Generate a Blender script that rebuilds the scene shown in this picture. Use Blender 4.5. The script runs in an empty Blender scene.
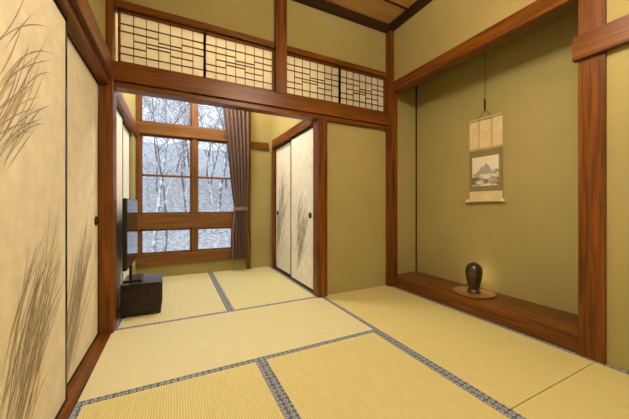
import bpy, math, random
from mathutils import Vector
random.seed(7)
S=bpy.context.scene
C=S.collection
try:
    S.view_settings.view_transform='Standard'
except Exception as e: print(e)

# ---------------- materials ----------------
def newmat(name):
    m=bpy.data.materials.new(name); m.use_nodes=True
    nt=m.node_tree; b=nt.nodes['Principled BSDF']
    return m,nt,b
def plain(name,col,rough=.5,metal=0,spec=None):
    m,nt,b=newmat(name)
    tc=nt.nodes.new('ShaderNodeTexCoord'); n=nt.nodes.new('ShaderNodeTexNoise'); n.inputs['Scale'].default_value=14
    nt.links.new(tc.outputs['Object'],n.inputs['Vector'])
    r=nt.nodes.new('ShaderNodeValToRGB')
    r.color_ramp.elements[0].position=.3; r.color_ramp.elements[1].position=.7
    r.color_ramp.elements[0].color=(*[c*.92 for c in col],1); r.color_ramp.elements[1].color=(*[min(1,c*1.06) for c in col],1)
    nt.links.new(n.outputs['Fac'],r.inputs[0]); nt.links.new(r.outputs[0],b.inputs['Base Color'])
    b.inputs['Roughness'].default_value=rough; b.inputs['Metallic'].default_value=metal
    return m
def wood(name,dark,light,axis,rough=.35,scale=7):
    m,nt,b=newmat(name)
    tc=nt.nodes.new('ShaderNodeTexCoord'); mp=nt.nodes.new('ShaderNodeMapping')
    sc=[scale*4]*3; sc['xyz'.index(axis)]=scale*.22
    mp.inputs['Scale'].default_value=sc
    n=nt.nodes.new('ShaderNodeTexNoise'); n.inputs['Scale'].default_value=1; n.inputs['Detail'].default_value=7; n.inputs['Distortion'].default_value=1.2
    nt.links.new(tc.outputs['Object'],mp.inputs[0]); nt.links.new(mp.outputs[0],n.inputs['Vector'])
    r=nt.nodes.new('ShaderNodeValToRGB'); e=r.color_ramp.elements
    e[0].position=.3; e[0].color=(*dark,1); e[1].position=.72; e[1].color=(*light,1)
    nt.links.new(n.outputs['Fac'],r.inputs[0]); nt.links.new(r.outputs[0],b.inputs['Base Color'])
    bp=nt.nodes.new('ShaderNodeBump'); bp.inputs['Strength'].default_value=.15; bp.inputs['Distance'].default_value=.002
    nt.links.new(n.outputs['Fac'],bp.inputs['Height']); nt.links.new(bp.outputs[0],b.inputs['Normal'])
    b.inputs['Roughness'].default_value=rough; b.inputs['Specular IOR Level'].default_value=.28
    return m
WD=(.070,.020,.003); WL=(.25,.083,.010)
W={a:wood('cedar_'+a,WD,WL,a) for a in 'xyz'}
WK={a:wood('dark_crown_'+a,(.022,.009,.004),(.05,.02,.008),a) for a in 'xyz'}
WP=wood('tokonoma_board_wood',(.07,.022,.004),(.20,.070,.012),'y',.28,5)
WIN={a:wood('window_wood_'+a,(.12,.048,.013),(.25,.11,.03),a,.45) for a in 'xyz'}
def plaster(name,c1,c2):
    m,nt,b=newmat(name)
    tc=nt.nodes.new('ShaderNodeTexCoord')
    n=nt.nodes.new('ShaderNodeTexNoise'); n.inputs['Scale'].default_value=260; n.inputs['Detail'].default_value=4
    n2=nt.nodes.new('ShaderNodeTexNoise'); n2.inputs['Scale'].default_value=2.0
    for k in (n,n2): nt.links.new(tc.outputs['Object'],k.inputs['Vector'])
    mx=nt.nodes.new('ShaderNodeMath'); mx.operation='ADD'
    a=nt.nodes.new('ShaderNodeMath'); a.operation='MULTIPLY'; a.inputs[1].default_value=.35
    nt.links.new(n2.outputs['Fac'],a.inputs[0]); nt.links.new(a.outputs[0],mx.inputs[0])
    a2=nt.nodes.new('ShaderNodeMath'); a2.operation='MULTIPLY'; a2.inputs[1].default_value=.65
    nt.links.new(n.outputs['Fac'],a2.inputs[0]); nt.links.new(a2.outputs[0],mx.inputs[1])
    r=nt.nodes.new('ShaderNodeValToRGB'); e=r.color_ramp.elements
    e[0].position=.3; e[0].color=(*c1,1); e[1].position=.7; e[1].color=(*c2,1)
    nt.links.new(mx.outputs[0],r.inputs[0]); nt.links.new(r.outputs[0],b.inputs['Base Color'])
    bp=nt.nodes.new('ShaderNodeBump'); bp.inputs['Strength'].default_value=.25; bp.inputs['Distance'].default_value=.001
    nt.links.new(n.outputs['Fac'],bp.inputs['Height']); nt.links.new(bp.outputs[0],b.inputs['Normal'])
    b.inputs['Roughness'].default_value=.9
    return m
PL=plaster('sand_plaster',(.33,.275,.10),(.45,.38,.155))
def tatami(name,axis,c1,c2):
    m,nt,b=newmat(name)
    tc=nt.nodes.new('ShaderNodeTexCoord')
    w=nt.nodes.new('ShaderNodeTexWave'); w.wave_type='BANDS'; w.bands_direction=axis.upper(); w.inputs['Scale'].default_value=28; w.inputs['Distortion'].default_value=.3
    mp=nt.nodes.new('ShaderNodeMapping'); sc=[160,160,1]; sc[0 if axis=='x' else 1]=160; sc[1 if axis=='x' else 0]=9
    mp.inputs['Scale'].default_value=sc
    n=nt.nodes.new('ShaderNodeTexNoise'); n.inputs['Scale'].default_value=1; n.inputs['Detail'].default_value=3
    nt.links.new(tc.outputs['Object'],w.inputs['Vector']); nt.links.new(tc.outputs['Object'],mp.inputs[0]); nt.links.new(mp.outputs[0],n.inputs['Vector'])
    mx=nt.nodes.new('ShaderNodeMix'); mx.data_type='FLOAT'; mx.inputs[0].default_value=.55
    nt.links.new(w.outputs['Fac'],mx.inputs[2]); nt.links.new(n.outputs['Fac'],mx.inputs[3])
    r=nt.nodes.new('ShaderNodeValToRGB'); e=r.color_ramp.elements
    e[0].position=.15; e[0].color=(*c1,1); e[1].position=.75; e[1].color=(*c2,1)
    nt.links.new(mx.outputs[0],r.inputs[0]); nt.links.new(r.outputs[0],b.inputs['Base Color'])
    bp=nt.nodes.new('ShaderNodeBump'); bp.inputs['Strength'].default_value=.35; bp.inputs['Distance'].default_value=.0015
    nt.links.new(mx.outputs[0],bp.inputs['Height']); nt.links.new(bp.outputs[0],b.inputs['Normal'])
    b.inputs['Roughness'].default_value=.55
    return m
TAx=tatami('tatami_rush_x','x',(.50,.44,.17),(.74,.675,.32))
TAy=tatami('tatami_rush_y_sheen','y',(.56,.52,.28),(.76,.725,.46))  # paler: sheen from the rush direction is painted into the colour
TAf=tatami('tatami_rush_daylit','x',(.54,.52,.26),(.77,.75,.45))  # far-room rush, greener and paler with daylight put into the colour
def heri():
    m,nt,b=newmat('tatami_border_cloth')
    tc=nt.nodes.new('ShaderNodeTexCoord')
    v=nt.nodes.new('ShaderNodeTexVoronoi'); v.inputs['Scale'].default_value=33; v.inputs['Randomness'].default_value=.15
    nt.links.new(tc.outputs['Object'],v.inputs['Vector'])
    r=nt.nodes.new('ShaderNodeValToRGB'); e=r.color_ramp.elements
    e[0].position=.0; e[0].color=(.10,.13,.24,1)
    e[1].position=1; e[1].color=(.10,.14,.26,1)
    for p,c in ((.14,(.12,.15,.26)),(.22,(.40,.41,.38)),(.38,(.36,.38,.37)),(.46,(.08,.115,.22))):
        x=e.new(p); x.color=(*c,1)
    nt.links.new(v.outputs['Distance'],r.inputs[0]); nt.links.new(r.outputs[0],b.inputs['Base Color'])
    b.inputs['Roughness'].default_value=.8
    return m
HE=heri()
PAPER=plain('fusuma_paper',(.78,.71,.54),.7)
PAPERW=plain('closet_fusuma_paper',(.86,.85,.78),.7)
INK=plain('painted_grass_ink',(.34,.275,.19),.6)
INKG=plain('painted_grass_gold',(.60,.47,.27),.5)
INKD=plain('painted_grass_grey',(.30,.285,.25),.6)
BLK=plain('black_lacquer',(.012,.011,.010),.25)
METAL=plain('antique_metal',(.10,.07,.04),.35,.9)
SHOJI,nt,b=newmat('shoji_paper')
tc=nt.nodes.new('ShaderNodeTexCoord'); n=nt.nodes.new('ShaderNodeTexNoise'); n.inputs['Scale'].default_value=60
nt.links.new(tc.outputs['Object'],n.inputs['Vector'])
r=nt.nodes.new('ShaderNodeValToRGB'); r.color_ramp.elements[0].color=(.82,.76,.60,1); r.color_ramp.elements[1].color=(.9,.85,.70,1)
nt.links.new(n.outputs['Fac'],r.inputs[0]); nt.links.new(r.outputs[0],b.inputs['Base Color']); b.inputs['Roughness'].default_value=.9
tr=nt.nodes.new('ShaderNodeBsdfTranslucent'); nt.links.new(r.outputs[0],tr.inputs[0])
mx=nt.nodes.new('ShaderNodeMixShader'); mx.inputs[0].default_value=.4; nt.links.new(b.outputs[0],mx.inputs[1]); nt.links.new(tr.outputs[0],mx.inputs[2])
nt.links.new(mx.outputs[0],nt.nodes['Material Output'].inputs[0])

def glassmat():
    m=bpy.data.materials.new('window_glass'); m.use_nodes=True; nt=m.node_tree; nt.nodes.clear()
    o=nt.nodes.new('ShaderNodeOutputMaterial'); t=nt.nodes.new('ShaderNodeBsdfTransparent'); g=nt.nodes.new('ShaderNodeBsdfGlossy')
    g.inputs['Roughness'].default_value=.03; mx=nt.nodes.new('ShaderNodeMixShader'); mx.inputs[0].default_value=.05
    t.inputs[0].default_value=(.93,.96,.98,1)
    nt.links.new(t.outputs[0],mx.inputs[1]); nt.links.new(g.outputs[0],mx.inputs[2]); nt.links.new(mx.outputs[0],o.inputs[0])
    return m
GL=glassmat()

# ---------------- geometry helpers ----------------
def empty(name,loc=(0,0,0)):
    o=bpy.data.objects.new(name,None); o.location=loc; C.objects.link(o); o.empty_display_size=.1; return o
def addmesh(name,verts,faces,mat,parent=None,smooth=False):
    me=bpy.data.meshes.new(name); me.from_pydata(verts,[],faces); me.update()
    o=bpy.data.objects.new(name,me); C.objects.link(o); me.materials.append(mat)
    if smooth:
        for p in me.polygons: p.use_smooth=True
    if parent: o.parent=parent
    return o
def boxes(name,lst,mat,parent=None,bevel=0):
    V=[];F=[]
    for (x0,x1,y0,y1,z0,z1) in lst:
        k=len(V)
        V+=[(x0,y0,z0),(x1,y0,z0),(x1,y1,z0),(x0,y1,z0),(x0,y0,z1),(x1,y0,z1),(x1,y1,z1),(x0,y1,z1)]
        F+=[tuple(k+i for i in f) for f in ((0,3,2,1),(4,5,6,7),(0,1,5,4),(1,2,6,5),(2,3,7,6),(3,0,4,7))]
    o=addmesh(name,V,F,mat,parent)
    if bevel:
        bm=o.modifiers.new('b','BEVEL'); bm.width=bevel; bm.segments=2
    return o
def box(name,x0,x1,y0,y1,z0,z1,mat,parent=None,bevel=0):
    return boxes(name,[(x0,x1,y0,y1,z0,z1)],mat,parent,bevel)
def lathe(name,prof,loc,mat,parent=None,seg=48):
    V=[];F=[]
    for (r,z) in prof:
        for i in range(seg):
            a=2*math.pi*i/seg; V.append((loc[0]+r*math.cos(a),loc[1]+r*math.sin(a),loc[2]+z))
    for j in range(len(prof)-1):
        for i in range(seg):
            F.append((j*seg+i,j*seg+(i+1)%seg,(j+1)*seg+(i+1)%seg,(j+1)*seg+i))
    F.append(tuple(range(seg))[::-1]); k=(len(prof)-1)*seg; F.append(tuple(range(k,k+seg)))
    return addmesh(name,V,F,mat,parent,True)

XL=-.40; XR=2.20; YP=2.48; YB=-1.04; YW=4.05; XC=1.27; ZC=2.93; XA=2.62
# ---------------- shell ----------------
box('floor',-1.0,2.9,YB-.1,4.2,-.25,-.05,plain('subfloor',(.2,.13,.07)))
fl2=[]
# tatami mats
def mat_(x0,x1,y0,y1,ln,hl,hh,mt=None):
    """ln = long axis; hl/hh = border on low / high side of short axis"""
    p=empty('tatami_mat',((x0+x1)/2,(y0+y1)/2,-.05))
    g=.0015; h=.03
    x0+=g;x1-=g;y0+=g;y1-=g
    a=box('rush_surface',x0,x1,y0,y1,-.05,0,mt or (TAx if ln=='y' else TAy),None,.002)
    bs=[]
    if ln=='y':
        if hl: bs.append((x0-.0005,x0+h,y0,y1,-.048,.0015))
        if hh: bs.append((x1-h,x1+.0005,y0,y1,-.048,.0015))
    else:
        if hl: bs.append((x0,x1,y0-.0005,y0+h,-.048,.0015))
        if hh: bs.append((x0,x1,y1-h,y1+.0005,-.048,.0015))
    c=boxes('cloth_border',bs,HE)
    for o in (a,c):
        o.parent=p; o.matrix_parent_inverse=p.matrix_world.inverted()
        o.location=(-p.location.x,-p.location.y,-p.location.z)
        o.matrix_parent_inverse.identity()
mat_(XL,1.30,1.60,2.48,'x',1,1)
mat_(XL,.45,-.16,1.60,'y',1,1)
mat_(.45,1.30,-.16,1.60,'y',1,1)
mat_(1.30,XR,.72,2.48,'y',1,1)
mat_(1.30,XR,YB,.72,'y',1,1)
mat_(XL,1.30,YB,-.16,'x',1,1)
mat_(XL,.435,2.48,YW,'y',1,1,TAf)
mat_(.435,XC+.018,2.48,YW,'y',1,1,TAf)

# ceiling with planks
cm,nt,b=newmat('ceiling_planks')
tc=nt.nodes.new('ShaderNodeTexCoord'); mp=nt.nodes.new('ShaderNodeMapping'); mp.inputs['Scale'].default_value=(1.5,30,1)
n=nt.nodes.new('ShaderNodeTexNoise'); n.inputs['Scale'].default_value=1.3; n.inputs['Detail'].default_value=5; n.inputs['Distortion'].default_value=1
nt.links.new(tc.outputs['Object'],mp.inputs[0]); nt.links.new(mp.outputs[0],n.inputs['Vector'])
r=nt.nodes.new('ShaderNodeValToRGB'); r.color_ramp.elements[0].position=.3; r.color_ramp.elements[0].color=(.36,.19,.06,1); r.color_ramp.elements[1].position=.7; r.color_ramp.elements[1].color=(.58,.35,.14,1)
nt.links.new(n.outputs['Fac'],r.inputs[0]); nt.links.new(r.outputs[0],b.inputs['Base Color']); b.inputs['Roughness'].default_value=.5
box('ceiling',-1.0,2.9,YB-.1,4.2,ZC,ZC+.1,cm)
boxes('trim_1',[(XL,XR,y,y+.012,ZC-.012,ZC) for y in [-.8+.42*i for i in range(8)]],WK['x'])   # ceiling battens
boxes('trim_2',[(XL,XR-.001,YP-.06,YP-.001,2.855,ZC)],WK['x'],None,.004)
boxes('trim_3',[(XR-.06,XR-.001,YB,YP-.001,2.855,ZC)],WK['y'],None,.004)
boxes('trim_4',[(XL,XL+.06,YB,YP-.001,2.855,ZC)],WK['y'],None,.004)

# walls
boxes('wall_partition',[(1.36,XR,YP,YP+.08,-.05,1.80),(-.52,XR+.1,YP,YP+.08,2.38,ZC)],PL)
box('wall_south',-.6,2.9,YB-.1,YB,-.05,ZC,PL)
boxes('wall_east',[(XR,XR+.1,.74,YP+.05,2.2,ZC),(XR,XR+.42,YB,.70,-.05,ZC),
                   (XA,XA+.1,.60,2.6,-.05,ZC),(XR+.02,XA,YP+.0,YP+.1,-.05,ZC)],PL)
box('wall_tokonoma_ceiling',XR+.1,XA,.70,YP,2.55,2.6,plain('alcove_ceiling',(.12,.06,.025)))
boxes('wall_west',[(-.62,-.52,YB,4.2,-.05,ZC),(-.52,-.43,YB,2.42,1.93,ZC),(-.52,XL-.02,2.54,4.05,1.80,ZC),(-.52,XL-.02,3.75,4.05,-.05,1.8)],PL)
boxes('wall_closet',[(XC+.02,XC+.1,2.56,4.05,1.84,ZC),(XC+.02,XC+.1,3.93,4.05,-.05,1.84)],PL)
box('wall_closet_back',1.9,2.0,2.56,4.2,-.05,ZC,PL)
boxes('wall_north',[(-.62,2.9,YW,YW+.12,-.25,.17),(.93,2.9,YW,YW+.12,.17,ZC),(-.62,.93,YW,YW+.12,2.46,ZC),(-.62,-.42,YW,YW+.12,.17,2.46)],PL)

# posts
def post(name,x0,x1,y0,y1,z0,z1): return box(name,x0,x1,y0,y1,z0,z1,W['z'],None,.004)
post('trim_post_west',-.515,-.385,2.405,2.535,0,ZC-.001)
post('trim_post_opening',1.262,1.362,2.43,2.55,0,1.765)
post('trim_post_center',.825,.932,2.425,2.55,1.93,2.86)
post('trim_post_corner',XR-.055,XR+.055,2.405,2.52,0,2.86)
post('trim_post_tokonoma',XR-.02,XR+.10,.68,.80,0,2.86)
post('trim_post_closet',XC-.005,XC+.075,3.86,3.93,0,1.75)
post('trim_post_window',.925,.985,4.01,YW-.001,0,2.46)
box('trim_tokonoma_corner',XA-.012,XA-.0005,YP-.012,YP-.0005,.113,2.549,WK['z'])
# nageshi / kamoi at partition
boxes('trim_partition_lintel',[(-.43,XR-.02,2.415,2.56,1.80,1.925),(-.43,XR-.02,2.44,2.54,1.755,1.80)],W['x'],None,.003)
boxes('trim_west_lintel',[(-.50,-.385,YB,2.415,1.80,1.925),(-.50,-.41,YB,2.415,1.755,1.80)],W['y'],None,.003)
boxes('trim_east_lintel',[(XR-.045,XR-.0,YB,.82,1.775,1.92)],W['y'],None,.003)
box('trim_tokonoma_lintel',XR-.02,XR+.09,.80,2.405,2.17,2.285,W['y'],None,.003)
boxes('trim_closet_lintel',[(XC-.02,XC+.08,2.56,3.86,1.735,1.835),(.99,XC-.02,4.02,YW-.001,1.735,1.835)],W['y'],None,.003)
box('trim_west_sill',-.52,XL-.002,YB,2.405,-.05,.006,W['y'],None,.002)
box('trim_closet_sill',XC+.032,XC+.1,2.56,3.86,-.05,.006,W['y'])
# west fusuma (far room) trim
boxes('trim_far_west_lintel',[(-.52,XL+.01,2.54,4.04,1.735,1.835)],W['y'],None,.003)

# tokonoma
p=empty('tokonoma_platform',(2.4,1.6,0))
def par(o,p):
    o.parent=p; o.matrix_parent_inverse.identity(); o.location=tuple(-c for c in p.location); return o
par(box('front_beam',XR-.005,XR+.1,.80,2.405,0,.118,W['y'],None,.006),p)
par(box('floor_board',XR+.1,XA,.70,YP,.02,.112,WP,None,.002),p)

# ---------------- ranma transom ----------------
def ranma(x0,x1):
    p=empty('ranma_transom',((x0+x1)/2,2.48,1.93)); z0,z1=1.95,2.345
    par(box('shoji_sheet',x0,x1,2.497,2.498,z0,z1,SHOJI),p)
    f=.016
    mid=(x0+x1)/2
    # outer frame + two overlapping sashes
    fr=[]
    for a,b2 in ((x0,mid+.008),(mid-.008,x1)):
        fr+=[(a,b2,2.475,2.495,z0,z0+f),(a,b2,2.475,2.495,z1-f,z1),(a,a+f,2.475,2.495,z0,z1),(b2-f,b2,2.475,2.495,z0,z1)]
    par(boxes('sash_frame',fr,W['x']),p)
    bars=[]
    y0,y1=2.488,2.4965; t=.0035; H=z1-z0; w=.003
    for s0,s1 in ((x0+f,mid-f+.008),(mid-.008+f,x1-f)):
        L=s1-s0; nv=7
        for i in range(1,nv):
            x=s0+L*i/nv
            bars.append((x-w*.7,x+w*.7,y0,y1,z0,z1))
        for fr_,segs in ((.20,((0,1),)),(.34,((0,2/7),(4/7,6/7))),(.48,((1/7,1),)),(.62,((0,3/7),(5/7,1))),(.76,((0,1),))):
            for sa,sb in segs:
                z=z0+H*fr_; bars.append((s0+L*sa,s0+L*sb,y0-.001,y1,z-w,z+w))
        for fr_,segs in ((.41,((2/7,4/7),)),(.55,((3/7,5/7),))):
            for sa,sb in segs:
                z=z0+H*fr_; bars.append((s0+L*sa,s0+L*sb,y0-.001,y1,z-w,z+w))
    par(boxes('kumiko_lattice',bars,wood('kumiko',(.06,.022,.008),(.12,.045,.015),'x')),p)
ranma(-.37,.823); ranma(.934,XR-.06)
boxes('trim_ranma_rails',[(-.385,XR-.056,2.45,2.55,2.347,2.40),(-.385,XR-.056,2.45,2.55,1.926,1.949)],W['x'],None,.003)

# ---------------- fusuma ----------------
def blades(name,xp,sgn,yl,yh,zl,zh,clusters,mat,seed):
    rnd=random.Random(seed); V=[];F=[]
    for (cy,cz,sy,sz,a0,a1,l0,l1,n,wd) in clusters:
        for _ in range(n):
            y=cy+rnd.uniform(-sy,sy); z=cz+rnd.uniform(-sz,sz); a=math.radians(rnd.uniform(a0,a1)); L=rnd.uniform(l0,l1); k=rnd.uniform(-.7,.5); wd0=wd
            ns=9; pts=[]
            for i in range(ns+1):
                pts.append((y,z,a)); y+=math.cos(a)*L/ns; z+=math.sin(a)*L/ns; a+=k/ns
            prev=None
            for i,(py,pz,pa) in enumerate(pts):
                if not (yl+.01<py<yh-.01 and zl+.01<pz<zh-.01): prev=None; continue
                t=i/ns; w=wd*math.sin(math.pi*min(1,max(.04,t*.93+.05)))*rnd.uniform(.7,1.2)
                k0=len(V); xx=xp+sgn*(.001+.0006*rnd.random())
                V+=[(xx,py-math.sin(pa)*w,pz+math.cos(pa)*w),(xx,py+math.sin(pa)*w,pz-math.cos(pa)*w)]
                if prev is not None: F.append((prev,prev+1,k0+1,k0))
                prev=k0
    return addmesh(name,V,F,mat)
def fusuma(name,xf,sgn,y0,y1,z0,z1,paper,cl,mats,seed,pully):
    """xf = front plane x, sgn = facing direction"""
    p=empty(name,(xf,(y0+y1)/2,z0))
    xb=xf-sgn*.02
    a,b2=min(xf,xb),max(xf,xb)
    par(box('panel',a+.001,b2-.001,y0+.005,y1-.005,z0+.005,z1-.005,paper),p)
    f=.018 if paper is PAPER else .025; A,B=a-.002,b2+.002
    par(boxes('frame',[(A,B,y0,y0+f,z0,z1),(A,B,y1-f,y1,z0,z1),(A,B,y0,y1,z0,z0+f),(A,B,y0,y1,z1-f,z1)],BLK,None,.002),p)
    for i,(c,m) in enumerate(zip(cl,mats)):
        par(blades('painted_grass_%d'%i,xf-sgn*(.0012 if i==0 else .0022),sgn,y0+f,y1-f,z0+f,z1-f,c,m,seed+i),p) if i==0 else par(blades('painted_grass_%d'%i,xf-sgn*.0018,sgn,y0+f,y1-f,z0+f,z1-f,c,m,seed+i),p)
    # pull
    bpy.ops.mesh.primitive_torus_add(major_radius=.026,minor_radius=.006,location=(xf+sgn*.001,pully,.80),rotation=(0,math.pi/2,0))
    o=bpy.context.object; o.name='pull_ring'; o.data.materials.append(BLK); l=o.location.copy(); o.parent=p; o.location=l-p.location
    bpy.ops.mesh.primitive_cylinder_add(radius=.025,depth=.004,location=(xf,pully,.80),rotation=(0,math.pi/2,0))
    o=bpy.context.object; o.name='pull_dish'; o.data.materials.append(METAL); l=o.location.copy(); o.parent=p; o.location=l-p.location
    return p
zf0,zf1=.008,1.754
c1=[(1.16,.22,.08,.14,44,66,.35,.80,30,.0024),(1.25,.38,.12,.16,42,68,.2,.5,30,.0024),(1.06,1.05,.08,.06,38,54,.25,.55,18,.0024),(1.12,1.28,.08,.08,36,54,.2,.45,10,.0022)]
c1g=[(1.20,.28,.10,.18,44,66,.2,.5,26,.0065),(1.12,1.12,.10,.10,38,54,.15,.35,10,.0055)]
fusuma('fusuma_door',-.440,1,.77,1.656,zf0,zf1,PAPER,[c1,c1g],[INK,INKG],11,.86)
c2=[(1.72,.10,.08,.10,46,64,.35,.9,30,.0026),(1.9,.30,.12,.12,44,66,.25,.55,20,.0026)]
c2g=[(1.77,.15,.10,.12,46,64,.25,.65,22,.006)]
fusuma('fusuma_door',-.470,1,1.55,2.404,zf0,zf1,PAPER,[c2,c2g],[INK,INKG],21,2.33)
fusuma('fusuma_door',-.470,1,-.12,.80,zf0,zf1,PAPER,[c1,c1g],[INK,INKG],31,.0)
fusuma('fusuma_door',-.440,1,YB+.02,-.10,zf0,zf1,PAPER,[c1,c1g],[INK,INKG],41,-.9)
k1=[(3.0,.30,.07,.15,100,130,.25,.6,24,.004),(2.95,.6,.10,.2,95,130,.2,.45,20,.004)]
k2=[(3.75,.35,.07,.2,100,130,.3,.6,24,.004),(3.65,.8,.10,.2,95,130,.2,.5,24,.004)]
fusuma('closet_sliding_door',XC+.012,-1,2.565,3.22,.010,1.733,PAPERW,[k1],[INKD],51,2.66)
fusuma('closet_sliding_door',XC+.037,-1,3.20,3.858,.010,1.733,PAPERW,[k2],[INKD],61,3.77)
# far west fusuma
k3=[(3.0,.3,.1,.15,60,110,.25,.6,30,.004)]
fusuma('closet_sliding_door',-.43,1,2.54,3.15,.004,1.733,PAPERW,[k3],[INKD],71,2.62)
fusuma('closet_sliding_door',-.45,1,3.13,3.748,.004,1.733,PAPERW,[k3],[INKD],81,3.66)
box('wall_west_base',-.52,XL-.001,2.54,4.04,-.05,.002,W['y'])

# ---------------- window ----------------
def window():
    p=empty('window_1',(.26,4.05,.16))
    x0,x1=-.42,.93; f=.035
    B=[]
    B+=[(x0,x1,3.99,4.13,.16,.30),(x0,x1,3.985,4.13,.61,.80),(x0,x1,3.99,4.13,1.79,1.935),(x0,x1,4.0,4.13,2.43,2.47)]
    par(boxes('transoms',B,WIN['x'],None,.004),p)
    V=[(x0,x0+.045,4.0,4.12,.16,2.47),(x1-.045,x1,4.0,4.12,.16,2.47),(.205,.265,4.005,4.10,.30,.61),(.205,.265,4.005,4.10,.8,1.79),(.205,.265,4.005,4.10,1.935,2.43)]
    par(boxes('mullions',V,WIN['z'],None,.003),p)
    sh=[];gl=[]
    for a,b2 in ((x0+.045,.205),(.265,x1-.045)):
        for z0,z1 in ((.30,.61),(.80,1.79),(1.935,2.43)):
            t=.022
            sh+=[(a,a+t,4.03,4.07,z0,z1),(b2-t,b2,4.03,4.07,z0,z1),(a,b2,4.03,4.07,z0,z0+t),(a,b2,4.03,4.07,z1-t,z1)]
            if z1-z0>.8: sh.append((a,b2,4.035,4.065,1.27,1.295))
            gl.append((a,b2,4.047,4.051,z0,z1))
    par(boxes('sashes',sh,WIN['z'],None,.002),p)
    par(boxes('glass_panes',gl,GL),p)
window()
# curtain
def curtain():
    p=empty('curtain',(.76,3.93,.17))
    m=plain('curtain_fabric',(.20,.125,.10),.9)
    V=[];F=[]; nx=110; nz=40
    for j in range(nz+1):
        z=.17+(2.40-.17)*j/nz
        # width profile: gathered at z=.88
        g=math.exp(-((z-.86)/.32)**2)
        top=min(1,max(0,(z-.86)/1.2))
        if z>.86:
            t_=min(1,(z-.86)/1.35); xl=.735-.145*t_**.8
        else:
            xl=.735-.045*min(1,(.86-z)/.3)
        xr=.925-.02*g
        for i in range(nx+1):
            t=i/nx
            V.append((xl+(xr-xl)*t,3.915+(.052-.024*g)*math.sin(t*2*math.pi*6+.6*math.sin(z*3))+.008*math.sin(t*9+z*4),z))
    for j in range(nz):
        for i in range(nx):
            a=j*(nx+1)+i; F.append((a,a+1,a+nx+2,a+nx+1))
    o=addmesh('drape',V,F,m,None,True); par(o,p)
    par(box('tieback',.728,.915,3.875,3.956,.83,.88,m,None,.01),p)
    par(box('rail',-.38,.95,3.90,3.95,2.40,2.43,WIN['x']),p)
curtain()

# ---------------- scroll ----------------
def scroll():
    yc=1.63; p=empty('hanging_scroll',(XA-.02,yc,.93)); X=XA-.012
    crm=plain('scroll_cream_silk',(.72,.60,.36),.8); olv=plain('scroll_olive_brocade',(.25,.21,.09),.8)
    w=.155
    def sh(n,y0,y1,z0,z1,m,d=0,t=.002): return par(box(n,X-d-t,X-d,y0,y1,z0,z1,m),p)
    sh('backing',yc-w,yc+w,.955,1.72,crm)
    sh('brocade',yc-w,yc+w,1.04,1.44,olv,.002)
    sh('brocade_band_top',yc-w,yc+w,1.43,1.45,plain('gold_band',(.5,.36,.14),.6),.003)
    # painting with ink landscape
    m,nt,b=newmat('ink_landscape'); tc=nt.nodes.new('ShaderNodeTexCoord'); mp=nt.nodes.new('ShaderNodeMapping'); mp.inputs['Scale'].default_value=(1,6,14)
    n=nt.nodes.new('ShaderNodeTexNoise'); n.inputs['Scale'].default_value=1.4; n.inputs['Detail'].default_value=6
    nt.links.new(tc.outputs['Object'],mp.inputs[0]); nt.links.new(mp.outputs[0],n.inputs['Vector'])
    sx=nt.nodes.new('ShaderNodeSeparateXYZ'); nt.links.new(tc.outputs['Object'],sx.inputs[0])
    g=nt.nodes.new('ShaderNodeMapRange'); g.inputs[1].default_value=1.09; g.inputs[2].default_value=1.38; g.inputs[3].default_value=-.08; g.inputs[4].default_value=.24
    nt.links.new(sx.outputs[2],g.inputs[0]); ad=nt.nodes.new('ShaderNodeMath'); nt.links.new(n.outputs['Fac'],ad.inputs[0]); nt.links.new(g.outputs[0],ad.inputs[1])
    r=nt.nodes.new('ShaderNodeValToRGB'); e=r.color_ramp.elements; e[0].position=.36; e[0].color=(.16,.15,.12,1); e[1].position=.52; e[1].color=(.80,.76,.64,1); q=e.new(.43); q.color=(.42,.38,.30,1)
    nt.links.new(ad.outputs[0],r.inputs[0]); nt.links.new(r.outputs[0],b.inputs['Base Color']); b.inputs['Roughness'].default_value=.8
    sh('painting',yc-.125,yc+.125,1.09,1.365,m,.005)
    # mountain shapes
    gm=plain('ink_wash',(.42,.40,.34),.8)
    pts=[(-.12,1.19),(-.09,1.225),(-.07,1.22),(-.04,1.27),(-.01,1.30),(.01,1.265),(.03,1.275),(.06,1.235),(.09,1.21),(.12,1.20),(.12,1.19),(.05,1.205),(0,1.195),(-.05,1.20)]
    addm=addmesh('mountains',[(X-.0095,yc+a,z) for a,z in pts],[tuple(range(len(pts)))],gm); par(addm,p)
    for s in (-1,1): sh('strip_%d'%s,yc+s*.06-.009,yc+s*.06+.009,1.45,1.72,plain('strip_silk',(.58,.45,.23),.8),.003)
    def rod(n,r,y0,y1,z,m,x=None):
        bpy.ops.mesh.primitive_cylinder_add(radius=r,depth=y1-y0,location=((X-.012) if x is None else x,(y0+y1)/2,z),rotation=(math.pi/2,0,0))
        o=bpy.context.object; o.name=n; o.data.materials.append(m); l=o.location.copy(); o.parent=p; o.location=l-p.location
    rod('top_rod',.007,yc-w-.003,yc+w+.003,1.722,crm)
    rod('bottom_roller',.013,yc-w,yc+w,.95,crm)
    iv=plain('roller_ivory',(.8,.72,.52),.4)
    rod('roller_knob_a',.016,yc-w-.025,yc-w,.95,iv); rod('roller_knob_b',.016,yc+w,yc+w+.025,.95,iv)
    cu=bpy.data.curves.new('cord','CURVE'); cu.dimensions='3D'; cu.bevel_depth=.0022
    for pl in ([(X-.012,yc-.07,1.727),(X-.006,yc,1.80),(X-.012,yc+.07,1.727)],[(X-.006,yc,1.80),(X-.004,yc,2.50)]):
        s=cu.splines.new('POLY'); s.points.add(len(pl)-1)
        for i,c in enumerate(pl): s.points[i].co=(*c,1)
    cu.materials.append(BLK); o=bpy.data.objects.new('cord',cu); C.objects.link(o); par(o,p)
    par(box('hanger_slide',X-.014,X-.002,yc-.006,yc+.006,1.79,1.90,BLK,None,.002),p)
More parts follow.
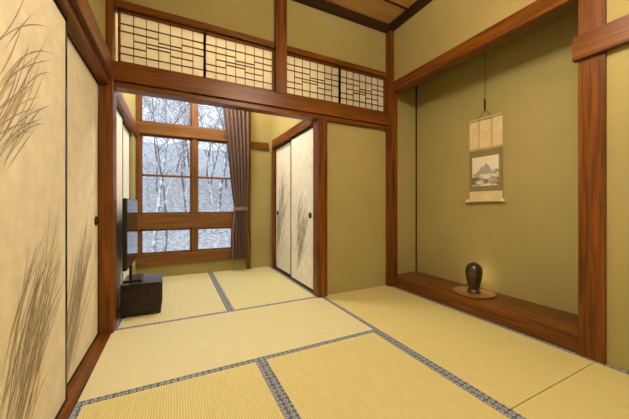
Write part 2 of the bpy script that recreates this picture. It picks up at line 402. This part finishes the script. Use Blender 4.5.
scroll()
# vase + tray
VX,VY=2.425,1.62
tm=wood('tray_wood',(.22,.11,.045),(.42,.24,.10),'y',.25)
lathe('round_tray',[(.10,0),(.165,.004),(.172,.012),(.168,.014),(.150,.009),(.02,.009)],(VX,VY,.1125),tm)
p=empty('bronze_vase',(VX,VY,.1225))
vm,nt,b=newmat('vase_bronze')
tc=nt.nodes.new('ShaderNodeTexCoord'); w=nt.nodes.new('ShaderNodeTexNoise'); w.inputs['Scale'].default_value=30; w.inputs['Detail'].default_value=6
nt.links.new(tc.outputs['Object'],w.inputs['Vector']); r=nt.nodes.new('ShaderNodeValToRGB'); r.color_ramp.elements[0].color=(.035,.027,.018,1); r.color_ramp.elements[1].color=(.17,.135,.09,1)
nt.links.new(w.outputs['Fac'],r.inputs[0]); nt.links.new(r.outputs[0],b.inputs['Base Color']); b.inputs['Metallic'].default_value=.7; b.inputs['Roughness'].default_value=.3
par(lathe('body',[(.052,0),(.056,.004),(.054,.014),(.044,.022),(.043,.035),(.048,.06),(.057,.10),(.065,.14),(.069,.17),(.069,.195),(.064,.22),(.053,.241),(.038,.255),(.024,.262),(.020,.264),(.016,.258),(.014,.22)],(VX,VY,.1225),vm),p)

# ---------------- TV + stand ----------------
p=empty('tv_stand',(-.25,2.87,0))
bx=boxes('carcass',[(-.385,-.10,2.68,3.03,.012,.03),(-.385,-.10,2.68,3.03,.245,.265),(-.385,-.37,2.68,3.03,.03,.245),(-.370,-.10,3.015,3.03,.03,.245),(-.370,-.10,2.69,2.705,.03,.245),(-.37,-.11,2.705,3.015,.13,.142)],wood('dark_stained_wood',(.012,.008,.006),(.045,.026,.016),'y',.25),None,.002); par(bx,p)
par(boxes('feet',[(a,a+.03,b_,b_+.03,.0015,.013) for a in (-.38,-.135) for b_ in (2.69,2.99)],BLK),p)
par(box('media_player',-.30,-.13,2.75,2.95,.142,.18,plain('player_grey',(.12,.12,.13),.3),None,.003),p)
p=empty('television',(-.33,2.86,.265))
par(box('panel',-.355,-.325,2.56,3.26,.40,.96,BLK,None,.006),p)
par(box('screen',-.3252,-.3235,2.58,3.24,.425,.945,plain('tv_screen',(.01,.01,.012),.08)),p)
par(boxes('stand',[(-.35,-.33,2.88,2.94,.27,.42),(-.38,-.25,2.78,3.02,.265,.277)],BLK,None,.003),p)

# ---------------- lamps ----------------
def lamp(x,y,z,s,strength,col):
    p=empty('pendant_lamp',(x,y,z))
    m=bpy.data.materials.new('lamp_paper'); m.use_nodes=True; nt=m.node_tree; b=nt.nodes['Principled BSDF']
    b.inputs['Base Color'].default_value=(.9,.8,.6,1); b.inputs['Emission Color'].default_value=(*col,1); b.inputs['Emission Strength'].default_value=strength
    par(box('shade',x-s,x+s,y-s,y+s,z,z+.16,m),p)
    fr=[]
    for a in (-1,1):
        for c in (-1,1): fr.append((x+a*s-.012,x+a*s+.012,y+c*s-.012,y+c*s+.012,z-.01,z+.18))
    par(boxes('frame',fr,W['z']),p)
    par(box('cord',x-.006,x+.006,y-.006,y+.006,z+.16,ZC,BLK),p)
lamp(.9,.55,2.38,.27,38,(1,.88,.67))
lamp(.45,3.25,2.60,.2,44,(1,.93,.80))  # unseen far-room lamp, added for warm light on its walls and floor
# small accent uplight behind vase
l=bpy.data.lights.new('tokonoma_accent_light','POINT'); l.energy=.45; l.color=(1,.78,.42); l.shadow_soft_size=.01
o=bpy.data.objects.new('tokonoma_accent_light',l); C.objects.link(o); o.location=(2.50,1.66,.25)

# ---------------- outdoors ----------------
def outside():
    m,nt,b=newmat('snowy_hillside')
    tc=nt.nodes.new('ShaderNodeTexCoord'); n=nt.nodes.new('ShaderNodeTexNoise'); n.inputs['Scale'].default_value=6; n.inputs['Detail'].default_value=14; n.inputs['Roughness'].default_value=.85
    nt.links.new(tc.outputs['Object'],n.inputs['Vector'])
    r=nt.nodes.new('ShaderNodeValToRGB'); e=r.color_ramp.elements; e[0].position=.38; e[0].color=(.16,.11,.085,1); e[1].position=.58; e[1].color=(.72,.77,.84,1)
    q=e.new(.49); q.color=(.42,.37,.35,1)
    nt.links.new(n.outputs['Fac'],r.inputs[0]); nt.links.new(r.outputs[0],b.inputs['Base Color']); b.inputs['Roughness'].default_value=.9
    V=[];F=[];nx,ny=60,50
    rnd=random.Random(3)
    def hz(x,y):
        base=-2.5+max(0,(y-9))*.33+.5*math.sin(x*.4+y*.3)+.3*math.sin(x*1.1)
        return base
    for j in range(ny+1):
        for i in range(nx+1):
            x=-35+70*i/nx; y=4.6+42*j/ny
            V.append((x,y,hz(x,y)+rnd.uniform(-.1,.1)))
    for j in range(ny):
        for i in range(nx):
            a=j*(nx+1)+i; F.append((a,a+1,a+nx+2,a+nx+1))
    addmesh('ground_snowy_hillside',V,F,m,None,True)
    # trees
    m2,nt,b=newmat('snow_dusted_bark')
    g=nt.nodes.new('ShaderNodeNewGeometry'); sx=nt.nodes.new('ShaderNodeSeparateXYZ'); nt.links.new(g.outputs['Normal'],sx.inputs[0])
    tc=nt.nodes.new('ShaderNodeTexCoord'); n=nt.nodes.new('ShaderNodeTexNoise'); n.inputs['Scale'].default_value=4; n.inputs['Detail'].default_value=5
    nt.links.new(tc.outputs['Object'],n.inputs['Vector'])
    ad=nt.nodes.new('ShaderNodeMath'); nt.links.new(sx.outputs[2],ad.inputs[0]); nt.links.new(n.outputs['Fac'],ad.inputs[1])
    r=nt.nodes.new('ShaderNodeValToRGB'); e=r.color_ramp.elements; e[0].position=.45; e[0].color=(.19,.135,.115,1); e[1].position=.7; e[1].color=(.8,.84,.9,1)
    nt.links.new(ad.outputs[0],r.inputs[0]); nt.links.new(r.outputs[0],b.inputs['Base Color']); b.inputs['Roughness'].default_value=.9
    cu=bpy.data.curves.new('winter_forest','CURVE'); cu.dimensions='3D'; cu.bevel_depth=1; cu.bevel_resolution=0
    def branch(p,d,L,r,lev):
        n=5; pts=[p.copy()]; q=p.copy(); dd=d.copy()
        for i in range(n):
            dd=(dd+Vector((rnd.uniform(-1,1),rnd.uniform(-1,1),rnd.uniform(-.6,1)))*.16).normalized(); q=q+dd*L/n; pts.append(q.copy())
        s=cu.splines.new('POLY'); s.points.add(n)
        for i,c in enumerate(pts): s.points[i].co=(*c,1); s.points[i].radius=r*(1-.8*i/n)
        if lev<3:
            for k in range((11,8,6)[lev]):
                t=rnd.uniform(.25 if lev==0 else .15,1); idx=min(n-1,int(t*n)); base=pts[idx].lerp(pts[idx+1],t*n-idx if idx<n else 0)
                az=rnd.uniform(0,6.28); nd=(dd*.5+Vector((math.cos(az),math.sin(az),rnd.uniform(-.1,.6)))).normalized()
                branch(base,nd,L*rnd.uniform(.3,.5),max(.006,r*.36*(1.1-.5*t)),lev+1)
    for i in range(60):
        y=rnd.uniform(11,34); x=rnd.uniform(-.42*y-1,.35*y+1)
        branch(Vector((x,y,hz(x,y)-.2)),Vector((rnd.uniform(-.1,.1),rnd.uniform(-.1,.1),1)).normalized(),rnd.uniform(6,10),rnd.uniform(.05,.11),0)
    cu.materials.append(m2)
    o=bpy.data.objects.new('winter_forest',cu); C.objects.link(o)
outside()
# world
w=bpy.data.worlds.new('overcast'); S.world=w; w.use_nodes=True
bg=w.node_tree.nodes['Background']; bg.inputs[0].default_value=(.78,.88,1.0,1); bg.inputs[1].default_value=2.2

# ---------------- camera ----------------
cd=bpy.data.cameras.new('camera'); cam=bpy.data.objects.new('camera',cd); C.objects.link(cam); S.camera=cam
cam.location=(0,0,.9); cam.rotation_euler=(math.pi/2,0,-math.radians(26.6))
cd.sensor_width=36; cd.lens=36*280/629; cd.shift_y=-3.5/629; cd.clip_start=.02; cd.clip_end=200
